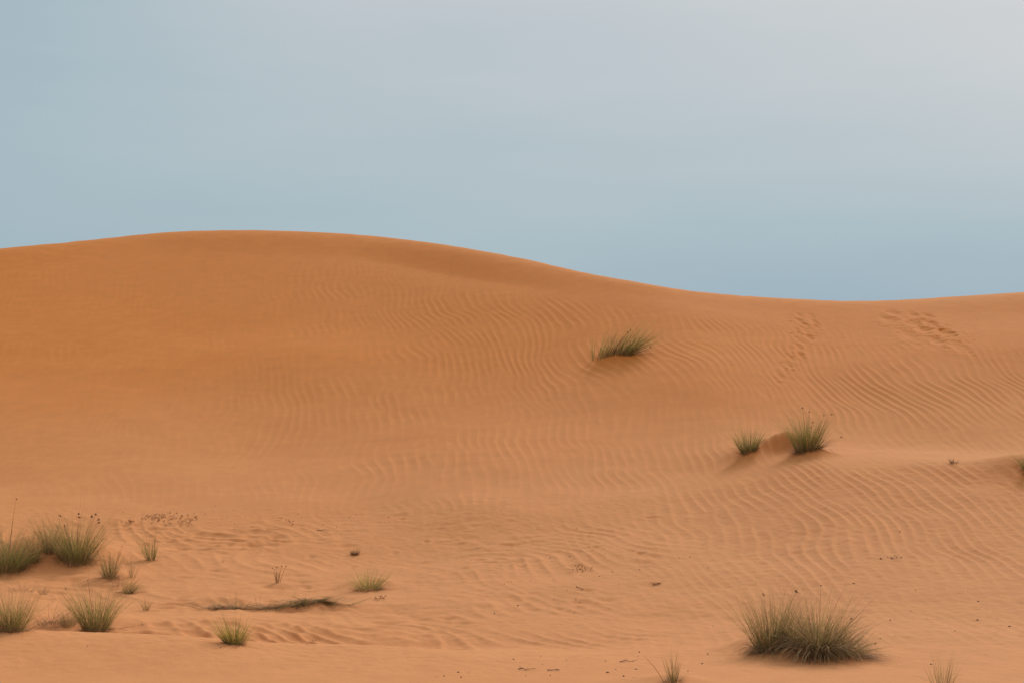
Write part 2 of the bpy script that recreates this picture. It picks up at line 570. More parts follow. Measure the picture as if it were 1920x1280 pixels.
def blade_material():
    m_, t_, b = new_mat("grass_blade")
    n = t_.nodes; l = t_.links
    at = n.new("ShaderNodeAttribute")
    at.attribute_name = "tint"
    l.new(at.outputs["Color"], b.inputs["Base Color"])
    b.inputs["Roughness"].default_value = 0.7
    b.inputs["Specular IOR Level"].default_value = 0.25
    tr = n.new("ShaderNodeBsdfTranslucent")
    l.new(at.outputs["Color"], tr.inputs["Color"])
    ms = n.new("ShaderNodeMixShader")
    ms.inputs[0].default_value = 0.4
    l.new(b.outputs[0], ms.inputs[1])
    l.new(tr.outputs[0], ms.inputs[2])
    l.new(ms.outputs[0], n["Material Output"].inputs[0])
    return m_


def plain_material(name, c, var=0.3, scale=60):
    m_, t_, b = new_mat(name)
    n = t_.nodes; l = t_.links
    nz = n.new("ShaderNodeTexNoise"); nz.inputs["Scale"].default_value = scale
    mx = n.new("ShaderNodeMix"); mx.data_type = 'RGBA'
    mx.inputs[6].default_value = tuple(k * (1 - var) for k in c) + (1,)
    mx.inputs[7].default_value = tuple(min(1, k * (1 + var)) for k in c) + (1,)
    l.new(nz.outputs["Fac"], mx.inputs[0])
    l.new(mx.outputs[2], b.inputs["Base Color"])
    b.inputs["Roughness"].default_value = 0.9
    return m_


M_SAND = sand_material()
M_BLADE = blade_material()
M_SEED = plain_material("dry_seed_head", (0.10, 0.045, 0.025))
M_TWIG = plain_material("dry_twig", (0.13, 0.065, 0.04))

# ---------------------------------------------------------------- build the sand sheet
nr, nc = GX.shape
verts = np.stack([GX, GY, GZ], axis=-1).reshape(-1, 3).astype(np.float32)
i = np.arange(nr - 1)[:, None] * nc + np.arange(nc - 1)[None, :]
quads = np.stack([i, i + 1, i + nc + 1, i + nc], axis=-1).reshape(-1, 4).astype(np.int32)
me = bpy.data.meshes.new("dune_sand")
me.vertices.add(len(verts))
me.vertices.foreach_set("co", verts.ravel())
me.loops.add(quads.size)
me.loops.foreach_set("vertex_index", quads.ravel())
me.polygons.add(len(quads))
me.polygons.foreach_set("loop_start", np.arange(0, quads.size, 4, dtype=np.int32))
me.polygons.foreach_set("use_smooth", np.ones(len(quads), dtype=bool))
me.update(calc_edges=True)
me.materials.append(M_SAND)
dune = bpy.data.objects.new("dune_sand", me)
COL.objects.link(dune)
dune["kind"] = "structure"
print("sand quads", len(quads))


def ground(x, y):
    u = x / max(y, 9.0)
    c = np.interp(u, U, np.arange(len(U)))
    c0 = int(min(c, len(U) - 2)); f = c - c0
    za = np.interp(y, DD[:, c0], ZZ[:, c0])
    zb = np.interp(y, DD[:, c0 + 1], ZZ[:, c0 + 1])
    return za * (1 - f) + zb * f


# ---------------------------------------------------------------- plant building
# colours run from the foot of a blade to its tip
PAL = {
    'green':  [((.20, .15, .075), (.165, .16, .045), (.27, .22, .10)), ((.16, .12, .06), (.125, .135, .038), (.22, .19, .08)),
               ((.24, .18, .09), (.22, .19, .07), (.36, .27, .14))],
    'olive':  [((.15, .105, .055), (.115, .105, .036), (.20, .145, .07)), ((.15, .095, .05), (.145, .11, .045), (.22, .13, .075)),
               ((.20, .15, .08), (.19, .16, .07), (.30, .20, .11))],
    'gold':   [((.14, .10, .03), (.27, .21, .05), (.36, .28, .10)), ((.12, .09, .03), (.19, .16, .04), (.30, .24, .09)),
               ((.18, .13, .05), (.34, .27, .08), (.42, .32, .14))],
    'pale':   [((.26, .19, .10), (.32, .26, .11), (.44, .33, .18)), ((.22, .17, .08), (.25, .22, .08), (.38, .30, .15))],
    'dry':    [((.17, .10, .065), (.20, .12, .08), (.26, .15, .10)), ((.13, .075, .05), (.15, .085, .06), (.20, .11, .075)),
               ((.24, .17, .12), (.27, .19, .13), (.33, .22, .15))],
    'straw':  [((.28, .19, .10), (.33, .23, .12), (.38, .25, .14)), ((.22, .14, .08), (.25, .16, .09), (.31, .19, .11))],
    'grey':   [((.16, .10, .055), (.25, .165, .10), (.33, .22, .135)), ((.11, .065, .04), (.16, .10, .06), (.25, .16, .095)),
               ((.24, .165, .10), (.36, .26, .165), (.42, .30, .19))],
    'mixed': [((.17, .11, .06), (.17, .13, .06), (.24, .17, .09)), ((.13, .08, .05), (.11, .10, .04), (.18, .13, .07)), ((.17, .10, .065), (.20, .12, .08), (.26, .15, .10))],
    'russet': [((.14, .06, .035), (.17, .075, .045), (.20, .085, .05))],
}


class Ribbons:
    def __init__(self):
        self.v = []; self.f = []; self.c = []

    def blade(self, pts, width, cols, side=None):
        """a tapered leaf along pts (n x 3), V-shaped across so it has depth"""
        pts = np.asarray(pts); n = len(pts)
        tan = np.gradient(pts, axis=0)
        tan /= np.linalg.norm(tan, axis=1)[:, None] + 1e-9
        if side is None:
            a = random.uniform(0, math.tau)
            side = np.array([math.cos(a), math.sin(a), 0.0])
        sd = side[None, :] - (tan @ side)[:, None] * tan
        sd /= np.linalg.norm(sd, axis=1)[:, None] + 1e-9
        t_ = np.linspace(0, 1, n)
        w = width * 0.5 * (0.75 + 0.6 * t_ * (1 - t_) * 2) * (1 - t_ ** 2.2)[:, None].T[0]
        w = np.maximum(w, width * 0.05)
        nb = len(self.v)
        up = np.cross(tan, sd)
        for k in range(n):
            self.v.append(pts[k] - sd[k] * w[k] + up[k] * w[k] * .35)
            self.v.append(pts[k] + sd[k] * w[k] + up[k] * w[k] * .35)
            c0, c1, c2 = cols
            q = t_[k]
            c = [c0[j] + (c1[j] - c0[j]) * min(1, q / .3) if q < .3 else c1[j] + (c2[j] - c1[j]) * ((q - .3) / .7) ** 1.4 for j in range(3)]
            self.c += [c, c]
        for k in range(n - 1):
            b = nb + 2 * k
            self.f.append((b, b + 1, b + 3, b + 2))

    def build(self, name, mat, parent=None, origin=(0, 0, 0), stuff=False):
        me = bpy.data.meshes.new(name)
        vv_ = np.array(self.v) - np.array(origin)
        me.from_pydata(vv_.tolist(), [], self.f)
        ca = me.color_attributes.new("tint", 'FLOAT_COLOR', 'POINT')
        c = np.ones((len(self.v), 4), dtype=np.float32)
        c[:, :3] = np.array(self.c)
        ca.data.foreach_set("color", c.ravel())
        me.materials.append(mat)
        o = bpy.data.objects.new(name, me)
        COL.objects.link(o)
        if parent:
            o.parent = parent
        if stuff:
            o["kind"] = "stuff"
        return o


def pick(pal):
    p = random.choice(PAL[pal])
    j = random.uniform(.75, 1.9)
    g_ = random.uniform(.93, 1.07)
    return [(c[0] * j, c[1] * j * g_, c[2] * j * .8) for c in p]


def arc(root, az, tilt, length, bend, n=7, wob=0.10):
    """points of a blade: leaves the root at `tilt` from vertical towards azimuth `az`, bending further over by `bend` radians"""
    p = np.array(root, float)
    pts = [p.copy()]
    ds = length / (n - 1)
    az2 = az
    kink = random.randint(2, n - 1) if random.random() < .13 else 99
    for k in range(1, n):
        q = k / (n - 1)
        a = tilt + bend * q ** 1.3 + (random.uniform(.7, 1.3) if k >= kink else 0) + random.gauss(0, .03)
        az2 += random.gauss(0, wob)
        p = p + ds * np.array([math.cos(az2) * math.sin(a), math.sin(az2) * math.sin(a), math.cos(a)])
        pts.append(p.copy())
    return np.array(pts)


def settle(pts, lift=0.004):
    for k in range(1, len(pts)):
        g_ = ground(pts[k][0], pts[k][1]) + lift
        if pts[k][2] < g_:
            pts[k][2] = g_
    return pts


def seed_head(parent, origin, p, size):
    v = []; f = []
    for _ in range(random.randint(7, 11)):
        a = random.uniform(0, math.tau); e = random.uniform(-.5, 1.4)
        d = np.array([math.cos(a) * math.cos(e), math.sin(a) * math.cos(e), math.sin(e)])
        s1 = np.cross(d, (0.3, 0.2, 1)); s1 /= np.linalg.norm(s1); s2 = np.cross(d, s1)
        ln = size * random.uniform(.6, 1.2); w = size * .17
        b = len(v)
        c = np.array(p) - np.array(origin)
        v += [c, c + d * ln * .5 + s1 * w, c + d * ln * .5 - s1 * w * .5 + s2 * w, c + d * ln * .5 - s1 * w * .5 - s2 * w, c + d * ln]
        f += [(b, b + 1, b + 2), (b, b + 2, b + 3), (b, b + 3, b + 1), (b + 4, b + 2, b + 1), (b + 4, b + 3, b + 2), (b + 4, b + 1, b + 3)]
    me = bpy.data.meshes.new("seed_head")
    me.from_pydata([tuple(x) for x in v], [], f)
    me.materials.append(M_SEED)
    o = bpy.data.objects.new("seed_head", me)
    COL.objects.link(o)
    o.parent = parent
    return o


def thing(name, label, cat, loc, group=None):
    o = bpy.data.objects.new(name, None)
    o.empty_display_size = 0.2
    COL.objects.link(o)
    o.location = loc
    o["label"] = label
    o["category"] = cat
    if group:
        o["group"] = group
    return o


GRP = "grass tussocks growing on the dune"


def tussock(label, px, py, h, groups, heads=(), stems=0, name="grass_tussock", cat="grass tussock", head_size=0.022, group=GRP):
    """groups: list of dicts, each a bundle of blades (all sizes in picture px at the plant, turned to metres)"""
    x, y, z = find(px, py, ZZ)
    s_ = y / FPX
    h = h * 1.13
    loc = (x, y, ground(x, y))
    root = thing(name, label, cat, loc, group)
    for g_ in groups:
        rb = Ribbons()
        n = g_['n']; wd = g_.get('w', .0045)
        rx = g_.get('rx', 8) * s_; ry = g_.get('ry', g_.get('rx', 8) * .8) * s_
        ox = g_.get('ox', 0) * s_; oy = g_.get('oy', 0)
        t0 = g_.get('tilt', .55); lean = g_.get('lean', 0.0)
        for _ in range(n):
            a = random.uniform(0, math.tau); r = math.sqrt(random.random())
            bx = x + ox + math.cos(a) * r * rx; by = y + oy + math.sin(a) * r * ry
            az = a + random.gauss(0, .5)
            tl = abs(t0 * (.12 + r * .9) + random.gauss(0, .10))
            ln = h * s_ * g_.get('len', 1) * random.triangular(.28, 1.08, .72)
            # lean: push the direction sideways
            dx = math.sin(tl) * math.cos(az) + lean * random.uniform(.5, 1.2); dy = math.sin(tl) * math.sin(az) + g_.get('leany', 0)
            az = math.atan2(dy, dx); tl = min(1.5, math.hypot(dx, dy))
            bend = g_.get('bend', .35) * random.uniform(.3, 1.5) * (0.4 + tl)
            bz = ground(bx, by) - .01
            pts = settle(arc((bx, by, bz), az, tl, ln, bend, n=g_.get('seg', 7)))
            pl_ = g_['pal']
            if pl_ in ('green', 'olive') and random.random() < .22:
                pl_ = 'straw'
            rb.blade(pts, wd * random.uniform(.45, 1.15), pick(pl_))
        rb.build(g_.get('name', 'green_blades'), M_BLADE, root, loc, stuff=True)
    if groups[0]['n'] > 100:                 # dead leaf bases and broken stems round the foot
        rb = Ribbons()
        rx0 = max(g_.get('rx', 8) for g_ in groups) * 1.15
        for _ in range(int(40 + rx0 * 5)):
            a = random.uniform(0, math.tau); r = random.uniform(.5, 1.1)
            bx = x + math.cos(a) * r * rx0 * s_; by = y + math.sin(a) * r * rx0 * s_ * .8
            pts = settle(arc((bx, by, ground(bx, by)), a + random.gauss(0, .9), random.uniform(.7, 1.5), h * s_ * random.uniform(.10, .38), random.uniform(0, 1.2), n=5, wob=.2))
            rb.blade(pts, groups[0].get('w', .0045) * .8, pick(random.choice(('dry', 'grey', 'straw', 'russet'))))
        rb.build('broken_stems', M_BLADE, root, loc, stuff=True)
    if groups[0]['n'] > 100:                 # sparse long wisps over the top of the tuft
        g_ = groups[0]
        rb = Ribbons()
        for g_ in groups:
            if g_.get('tilt', .5) > .9 or g_['n'] < 80 or 'skirt' in g_.get('name', ''):
                continue
            for _ in range(int(g_['n'] * .16)):
                a = random.uniform(0, math.tau); r = math.sqrt(random.random())
                bx = x + (g_.get('ox', 0) + math.cos(a) * r * g_.get('rx', 8)) * s_; by = y + math.sin(a) * r * g_.get('rx', 8) * s_ * .7
                tl = abs(g_.get('tilt', .5) * (.15 + r * .95) + random.gauss(0, .14)); az = a + random.gauss(0, .4)
                dx = math.sin(tl) * math.cos(az) + g_.get('lean', 0) * random.uniform(.5, 1.2); dy = math.sin(tl) * math.sin(az)
                pts = settle(arc((bx, by, ground(bx, by)), math.atan2(dy, dx), min(1.45, math.hypot(dx, dy)), h * s_ * g_.get('len', 1) * random.uniform(.9, 1.28), random.uniform(0, .7), n=7))
                rb.blade(pts, g_.get('w', .0045) * .5, pick(random.choice(('straw', 'dry', 'straw', 'pale'))))
        if rb.v:
            rb.build('straw_wisps', M_BLADE, root, loc, stuff=True)
    # flowering stems with a head each
    for (hx, hy) in heads:
        rb = Ribbons()
        tx = (hx - px) * s_; tz = (py - hy) * s_
        r0 = np.array([x + tx * .25, y + random.uniform(-.04, .04), 0.0])
        r0[2] = ground(r0[0], r0[1]) - .01
        tip = np.array([x + tx, y + random.uniform(-.08, .08), loc[2] + tz])
        mid = r0 * .5 + tip * .5 + np.array([-tx * .12, 0, abs(tz) * .10])
        q = np.linspace(0, 1, 7)[:, None]
        pts = (1 - q) ** 2 * r0 + 2 * q * (1 - q) * mid + q * q * tip
        rb.blade(pts, .008 * y / 20, pick('russet'), side=np.array([1.0, 0, 0]))
        st = rb.build('flower_stem', M_BLADE, root, loc)
        seed_head(st, loc, pts[-2] * .2 + pts[-1] * .8, head_size)
    return root


G = dict
# --- left cluster
tussock("dense soft dark green tussock cut by the left edge of the photo, upper row", 10, 1066, 98,
        [G(n=900, rx=34, ry=26, tilt=.7, pal='green', bend=.9, w=.0042), G(n=260, rx=30, tilt=1.0, pal='dry', bend=1.0, len=.7, name='dry_blades')],
        heads=[(28, 932)])
tussock("small olive tuft at the right foot of the dense leftmost tussock", 62, 1052, 75,
        [G(n=120, rx=9, tilt=.4, pal='olive', bend=.3), G(n=40, rx=9, tilt=.9, pal='dry', bend=.8, len=.6, name='dry_blades')])
tussock("narrow upright olive tuft between the leftmost dense tussock and the large seeded one", 91, 1036, 78,
        [G(n=150, rx=8, tilt=.42, pal='olive', bend=.2, w=.004), G(n=40, rx=7, tilt=.5, pal='straw', len=.8, name='dry_blades')])
tussock("large green tussock with brown seed heads, tallest of the left cluster", 143, 1052, 92,
        [G(n=520, rx=28, ry=18, len=1.1, tilt=.64, pal='green', bend=.35, w=.0046), G(n=160, rx=26, tilt=.65, pal='olive', bend=.4),
         G(n=140, rx=30, tilt=1.1, pal='dry', bend=.9, len=.5, name='dry_blades')],
        heads=[(114, 965), (146, 968), (150, 960), (174, 966), (178, 962), (185, 972), (189, 977), (118, 985)], head_size=.032)
tussock("small yellow green tuft below the large seeded tussock, with long stems leaning right", 206, 1083, 62,
        [G(n=150, rx=10, tilt=.45, pal='olive', bend=.2, w=.004), G(n=50, rx=12, tilt=.6, pal='straw', len=1.1, name='dry_blades', w=.003)],
        heads=[(236, 1014), (228, 1022)], head_size=.014)
tussock("sparse dry straw tuft with thin stalks right of the small yellow green tuft", 247, 1082, 52,
        [G(n=55, rx=6, tilt=.35, pal='straw', bend=.3, w=.003, name='dry_blades')], name="dry_grass_tuft", cat="dry grass")
tussock("thin green tuft of few blades fanning left, standing apart below the brown litter", 287, 1050, 62,
        [G(n=46, rx=5, ox=-7, tilt=.28, pal='green', bend=.3, lean=-.32, w=.006), G(n=26, rx=2.5, ox=1, tilt=.08, pal='green', bend=.05, w=.006),
         G(n=40, rx=12, tilt=1.2, pal='dry', bend=.5, len=.3, name='dry_blades', w=.003)])
tussock("upright olive tussock at the left edge of the photo, lower row", 20, 1183, 88,
        [G(n=280, rx=24, ry=14, len=1.1, tilt=.54, pal='green', bend=.3, w=.004), G(n=150, rx=26, tilt=.6, pal='straw', bend=.5, name='dry_blades', w=.0035),
         G(n=46, rx=26, tilt=.9, pal='russet', bend=1.5, len=1.15, lean=.35, name='arching_stems', w=.003)])
tussock("bushy bright green tussock standing on the lip of the foreground sand shelf", 178, 1181, 92,
        [G(n=330, rx=22, ry=12, len=1.06, tilt=.56, pal='green', bend=.28, w=.0046), G(n=70, rx=22, tilt=.55, pal='straw', bend=.3, name='dry_blades', len=1.05, w=.003),
         G(n=34, rx=20, tilt=1.1, pal='russet', bend=1.0, len=1.0, lean=.4, name='arching_stems', w=.003)],
        heads=[(124, 1100), (268, 1171), (163, 1085)], head_size=.014)
tussock("pale dry tuft leaning left of the bushy green tussock on the shelf lip", 128, 1174, 48,
        [G(n=90, rx=10, tilt=.5, pal='straw', bend=.4, w=.003, name='dry_blades'), G(n=50, rx=12, tilt=.6, pal='olive', bend=.4, w=.003)],
        name="dry_grass_tuft", cat="dry grass")
tussock("tangle of arching russet stems between the two lower left green tussocks", 98, 1172, 60,
        [G(n=110, rx=26, tilt=.7, pal='russet', bend=1.8, w=.003, lean=.2, name='arching_stems'), G(n=50, rx=14, tilt=.9, pal='dry', bend=1.2, w=.003, len=.6, name='dry_blades')],
        name="dry_grass_tuft", cat="dry grass")
tussock("low green tuft leaning right above the bushy green tussock", 236, 1112, 46,
        [G(n=110, rx=9, tilt=.4, pal='olive', bend=.4, lean=.75, w=.004), G(n=40, rx=10, tilt=.5, pal='straw', lean=.4, w=.003, name='dry_blades')])
tussock("little straw tuft on a shaded hump right of the left cluster", 274, 1143, 32,
        [G(n=44, rx=5, tilt=.42, pal='straw', bend=.3, w=.0035, name='dry_blades'), G(n=16, rx=5, tilt=.3, pal='dry', bend=1.6, lean=.3, len=1.2, w=.0025, name='arching_stems')],
        name="dry_grass_tuft", cat="dry grass")
tussock("small brown twiggy tuft on the sand slope between upper and lower left rows", 80, 1114, 26,
        [G(n=50, rx=6, tilt=.6, pal='dry', bend=.3, w=.003, name='dry_blades')], name="dry_grass_tuft", cat="dry grass")
tussock("wispy dry stems tangled between the two small tufts of the upper left cluster", 226, 1100, 34,
        [G(n=60, rx=14, tilt=.8, pal='dry', bend=1.0, w=.003, lean=.2, name='dry_blades'), G(n=30, rx=14, tilt=.6, pal='russet', bend=1.4, w=.0025, len=1.2, name='arching_stems')],
        name="dry_grass_tuft", cat="dry grass")
tussock("low dry brown scrub in the shaded sand under the dense leftmost tussock", 40, 1108, 30,
        [G(n=70, rx=22, tilt=1.0, pal='dry', bend=.9, w=.003, name='dry_blades')], name="dry_grass_tuft", cat="dry grass")
# --- foreground centre left
tussock("small golden green fan shaped tussock on the foreground shelf lip", 438, 1207, 62,
        [G(n=260, rx=16, ry=9, tilt=.72, pal='gold', bend=.25, w=.0046), G(n=40, rx=14, tilt=1.0, pal='straw', bend=.7, w=.003, name='dry_blades')])
tussock("wide low pale yellow tuft casting shade, highest of the central grasses", 690, 1104, 50,
        [G(n=170, rx=22, ry=10, len=1.2, tilt=.95, pal='pale', bend=.15, w=.004), G(n=60, rx=14, tilt=.9, pal='gold', bend=.2, w=.004, len=.9),
         G(n=70, rx=16, tilt=1.3, pal='dry', bend=.4, len=.6, w=.0035, name='dry_blades'),
         G(n=40, rx=8, ox=14, tilt=.2, pal='dry', bend=.3, lean=1.3, len=1.25, w=.004, name='trailing_blades')])


def mat_plant(label, path, n, pal, h, tufts, uprights, name="creeping_grass"):
    """grass lying along the ground: runners following a path with side blades"""
    pts3 = [find(px, py, ZZ) for px, py in path]
    x0, y0, z0 = pts3[len(pts3) // 2]
    loc = (x0, y0, ground(x0, y0))
    root = thing(name, label, "creeping grass", loc, GRP)
    rb = Ribbons()
    s_ = y0 / FPX
    for _ in range(n):
        q = random.random() * (len(path) - 1)
        k = int(q); f = q - k
        k = min(k, len(path) - 2)
        a = np.array(pts3[k]); b = np.array(pts3[k + 1])
        p = a * (1 - f) + b * f
        p[0] += random.gauss(0, 3) * s_; p[1] += random.gauss(0, .05)
        p[2] = ground(p[0], p[1]) + .005
        az = math.atan2(b[1] - a[1], b[0] - a[0]) + random.gauss(0, .45) + (math.pi if random.random() < .3 else 0)
        pts = settle(arc(p, az, random.uniform(1.25, 1.55), random.uniform(25, 75) * s_, random.uniform(-.1, .3), n=7, wob=.12), .008)
        rb.blade(pts, .0055, pick(pal))
    rb.build('runner_blades', M_BLADE, root, loc, stuff=True)
    for (tx, ty, n_, r_, h_, pal_, tilt_, lean_) in tufts:
        rb = Ribbons()
        x, y, z = find(tx, ty, ZZ)
        for _ in range(n_):
            a = random.uniform(0, math.tau); r = random.random()
            bx = x + math.cos(a) * r * r_ * s_; by = y + math.sin(a) * r * r_ * s_
            dx = math.sin(tilt_ * (.3 + r)) * math.cos(a) + lean_; dy = math.sin(tilt_ * (.3 + r)) * math.sin(a)
            pts = settle(arc((bx, by, ground(bx, by) - .005), math.atan2(dy, dx), min(1.5, math.hypot(dx, dy)), h_ * s_ * random.uniform(.5, 1.1), random.uniform(.2, .9), n=6, wob=.08), .006)
            rb.blade(pts, .0042, pick(pal_))
        rb.build('tuft_blades', M_BLADE, root, loc, stuff=True)
    for (tx, ty, uh) in uprights:
        rb = Ribbons()
        x, y, z = find(tx, ty, ZZ)
        for _ in range(6):
            pts = arc((x + random.gauss(0, 3) * s_, y, ground(x, y) - .005), random.choice((0, math.pi)) + random.gauss(0, .4), random.uniform(0, .22), uh * s_ * random.uniform(.5, 1), .12, n=5)
            rb.blade(pts, .0032, pick('straw'))
        rb.build('upright_stems', M_BLADE, root, loc)
    return root


mat_plant("flattened mat of dry green grass trailing right with dark shade in front", [(470, 1142), (520, 1140), (560, 1134), (600, 1128), (655, 1134)], 230, 'mixed', 20,
          [(570, 1134, 90, 15, 24, 'mixed', 1.2, .2), (555, 1136, 45, 10, 18, 'dry', .9, .2), (598, 1128, 60, 9, 60, 'mixed', .5, 1.25)], [(554, 1118, 30), (482, 1142, 46)])
mat_plant("thin creeping mat of dry stems left of the flattened green mat, behind the golden fan", [(378, 1141), (410, 1141), (440, 1141), (485, 1142)], 120, 'dry', 16,
          [(410, 1141, 50, 9, 18, 'dry', 1.0, .1), (448, 1141, 40, 12, 18, 'olive', 1.0, 0)], [(440, 1141, 62), (428, 1141, 48), (405, 1141, 36)])

tussock("tiny dark brown dead stump of grass alone above the pale yellow tuft", 665, 1039, 15,
        [G(n=110, rx=6, tilt=.5, pal='russet', bend=1.6, w=.006, name='dead_blades'), G(n=30, rx=3, tilt=.3, pal='straw', len=.9, w=.005, name='dry_blades')],
        name="dead_grass_stump", cat="dead grass")
tussock("tiny straw stalks under a flat purplish brown crown left of the pale yellow tuft", 520, 1092, 32,
        [G(n=22, rx=3, tilt=.16, pal='straw', bend=.1, w=.004, name='dry_blades')], heads=[(512, 1064), (520, 1062), (528, 1060), (536, 1061), (516, 1067)], head_size=.018,
        name="dry_grass_tuft", cat="dry grass")
tussock("tiny two-stalked sprig on open sand above the creeping mats", 418, 1054, 14,
        [G(n=7, rx=3, tilt=.4, pal='dry', bend=.2, w=.005, name='dry_blades')], name="dry_grass_tuft", cat="dry grass")
tussock("tiny dark curled tuft alone on the open sand right of centre", 1231, 1095, 13,
        [G(n=46, rx=5, tilt=.9, pal='russet', bend=1.2, w=.006, lean=.2, name='dead_blades')], name="dead_grass_stump", cat="dead grass")
# --- big double bush, lower right
tussock("upright yellow green half of the large double bush at lower right", 1446, 1216, 120,
        [G(n=330, rx=26, ry=16, tilt=.48, pal='olive', bend=.3, w=.0042, lean=.0), G(n=110, rx=24, tilt=.45, pal='straw', bend=.4, w=.003, name='dry_blades', len=1.08),
         G(n=260, rx=30, tilt=1.0, pal='grey', bend=1.9, len=.5, w=.005, name='dead_skirt'), G(n=60, rx=24, tilt=1.1, pal='russet', bend=1.2, len=.7, lean=-.25, w=.003, name='arching_stems'),
         G(n=280, rx=22, ox=42, tilt=.7, pal='mixed', bend=.8, len=.75, lean=.1, w=.0042)],
        heads=[(1494, 1106), (1497, 1107), (1430, 1112)], head_size=.022)
tussock("wide grey brown drooping half of the large double bush at lower right", 1534, 1224, 120,
        [G(n=460, rx=34, ry=20, tilt=.8, pal='grey', bend=2.5, len=1.0, w=.0052, name='dead_skirt', seg=9), G(n=220, rx=26, ry=10, ox=-6, oy=-.10, tilt=.5, pal='grey', bend=3.0, len=.95, leany=-.35, w=.0065, name='drooping_blades', seg=9), G(n=330, rx=28, tilt=.62, pal='olive', bend=.5, w=.0042),
         G(n=120, rx=30, tilt=.75, pal='dry', bend=.5, w=.003, name='dry_blades', len=1.05),
         G(n=330, rx=30, ox=45, tilt=.8, pal='olive', bend=.7, len=.66, lean=.55, w=.004), G(n=200, rx=26, ox=58, tilt=.9, pal='dry', bend=1.0, len=.85, lean=1.0, w=.0038, name='trailing_blades')],
        heads=[(1541, 1094), (1600, 1158), (1655, 1240), (1645, 1206)], head_size=.016)
tussock("sparse straw tuft cut by the lower edge, with one long stem arching left", 1262, 1278, 66,
        [G(n=60, rx=8, tilt=.32, pal='straw', bend=.3, w=.003, name='dry_blades'), G(n=40, rx=8, tilt=.3, pal='olive', bend=.2, w=.003, lean=-.12),
         G(n=150, rx=16, tilt=1.1, pal='grey', bend=1.1, len=.38, w=.003, name='dead_skirt')], heads=[(1198, 1222)], head_size=.012)
tussock("sparse olive stalks cut by the lower edge at the far right", 1768, 1292, 74,
        [G(n=70, rx=16, tilt=.3, pal='olive', bend=.15, w=.003), G(n=30, rx=18, tilt=.35, pal='straw', w=.0025, name='dry_blades')])
# --- bench tussocks
tussock("smaller of the two green tussocks on the shaded mound at right", 1404, 845, 52,
        [G(n=230, rx=13, tilt=.62, pal='green', bend=.15, w=.007), G(n=40, rx=10, tilt=.6, pal='straw', w=.005, len=1.05, name='dry_blades'),
         G(n=110, rx=13, tilt=1.1, pal='dry', bend=.6, len=.32, w=.006, name='dead_skirt')])
tussock("larger of the two green tussocks on the shaded mound, dotted with brown seed heads", 1514, 843, 76,
        [G(n=380, rx=20, ry=14, tilt=.55, pal='green', bend=.12, w=.0075), G(n=90, rx=18, tilt=.5, pal='straw', w=.005, len=1.08, name='dry_blades'),
         G(n=150, rx=22, tilt=1.2, pal='dry', bend=.6, len=.3, w=.006, name='dead_skirt'),
         G(n=60, rx=6, ox=16, tilt=.15, pal='dry', bend=.2, len=.85, lean=1.15, leany=-.5, w=.007, name='trailing_blades')],
        heads=[(1504, 763), (1518, 770), (1546, 777), (1525, 790), (1520, 800), (1560, 775), (1580, 819)], head_size=.03)
# --- leaning one on the upper slope
tussock("wind bent green tussock leaning right, alone on the upper dune face", 1140, 667, 62,
        [G(n=14, rx=2, ox=-28, tilt=.06, pal='green', bend=.1, w=.009, len=.95), G(n=80, rx=11, ox=-12, tilt=.14, pal='green', bend=.1, lean=.38, w=.007),
         G(n=110, rx=8, ox=4, tilt=.2, pal='olive', bend=.2, lean=.62, w=.007), G(n=250, rx=15, ox=30, tilt=.26, pal='green', bend=.05, lean=.98, w=.009, len=1.3),
         G(n=60, rx=14, ox=34, tilt=.2, pal='olive', bend=.1, lean=1.12, w=.006, len=1.5), G(n=40, rx=20, ox=8, tilt=1.2, pal='russet', bend=.4, len=.25, w=.006, name='dry_blades')],
        heads=[(1178, 622), (1183, 619), (1222, 651)], head_size=.04)
tussock("tiny tuft on the pale bench near the right edge", 1789, 868, 15,
        [G(n=60, rx=6, tilt=.9, pal='dry', bend=.3, w=.007, name='dry_blades')], name="dry_grass_tuft", cat="dry grass")
tussock("green tussock on a shaded mound cut by the right edge", 1942, 884, 42,
        [G(n=260, rx=20, tilt=.7, pal='green', bend=.25, w=.007), G(n=60, rx=16, tilt=.8, pal='straw', w=.005, name='dry_blades')])


# ---------------------------------------------------------------- dead plants, twigs and litter
def debris(label, px, py, rx, ry, n, pal='russet', name="dry_weed", cat="dry weed", hgt=.05):
    x, y, z = find(px, py, ZZ)
    s_ = y / FPX
    loc = (x, y, ground(x, y))
    root = thing(name, label, cat, loc, "dead plant remains on the sand")
    rb = Ribbons(); lf = Ribbons()
    for _ in range(n):
        bx = x + random.gauss(0, .5) * rx * s_; by = y + random.gauss(0, .5) * ry
        pts = settle(arc((bx, by, ground(bx, by) + .003), random.uniform(0, math.tau), random.uniform(.7, 1.5), random.uniform(.03, .10), random.uniform(-.3, .6), n=5, wob=.4), .004)
        rb.blade(pts, .009, pick(pal))
        for k in (2, 3, 4):
            if random.random() < .6:
                a = random.uniform(0, math.tau)
                q = pts[k] + np.array([math.cos(a), math.sin(a), random.uniform(0, .8)]) * .03
                lf.blade(np.array([pts[k], (pts[k] + q) / 2 + (0, 0, .003), q]), .014, pick(pal))
    rb.build('dry_stems', M_BLADE, root, loc, stuff=True)
    lf.build('dry_leaves', M_BLADE, root, loc, stuff=True)


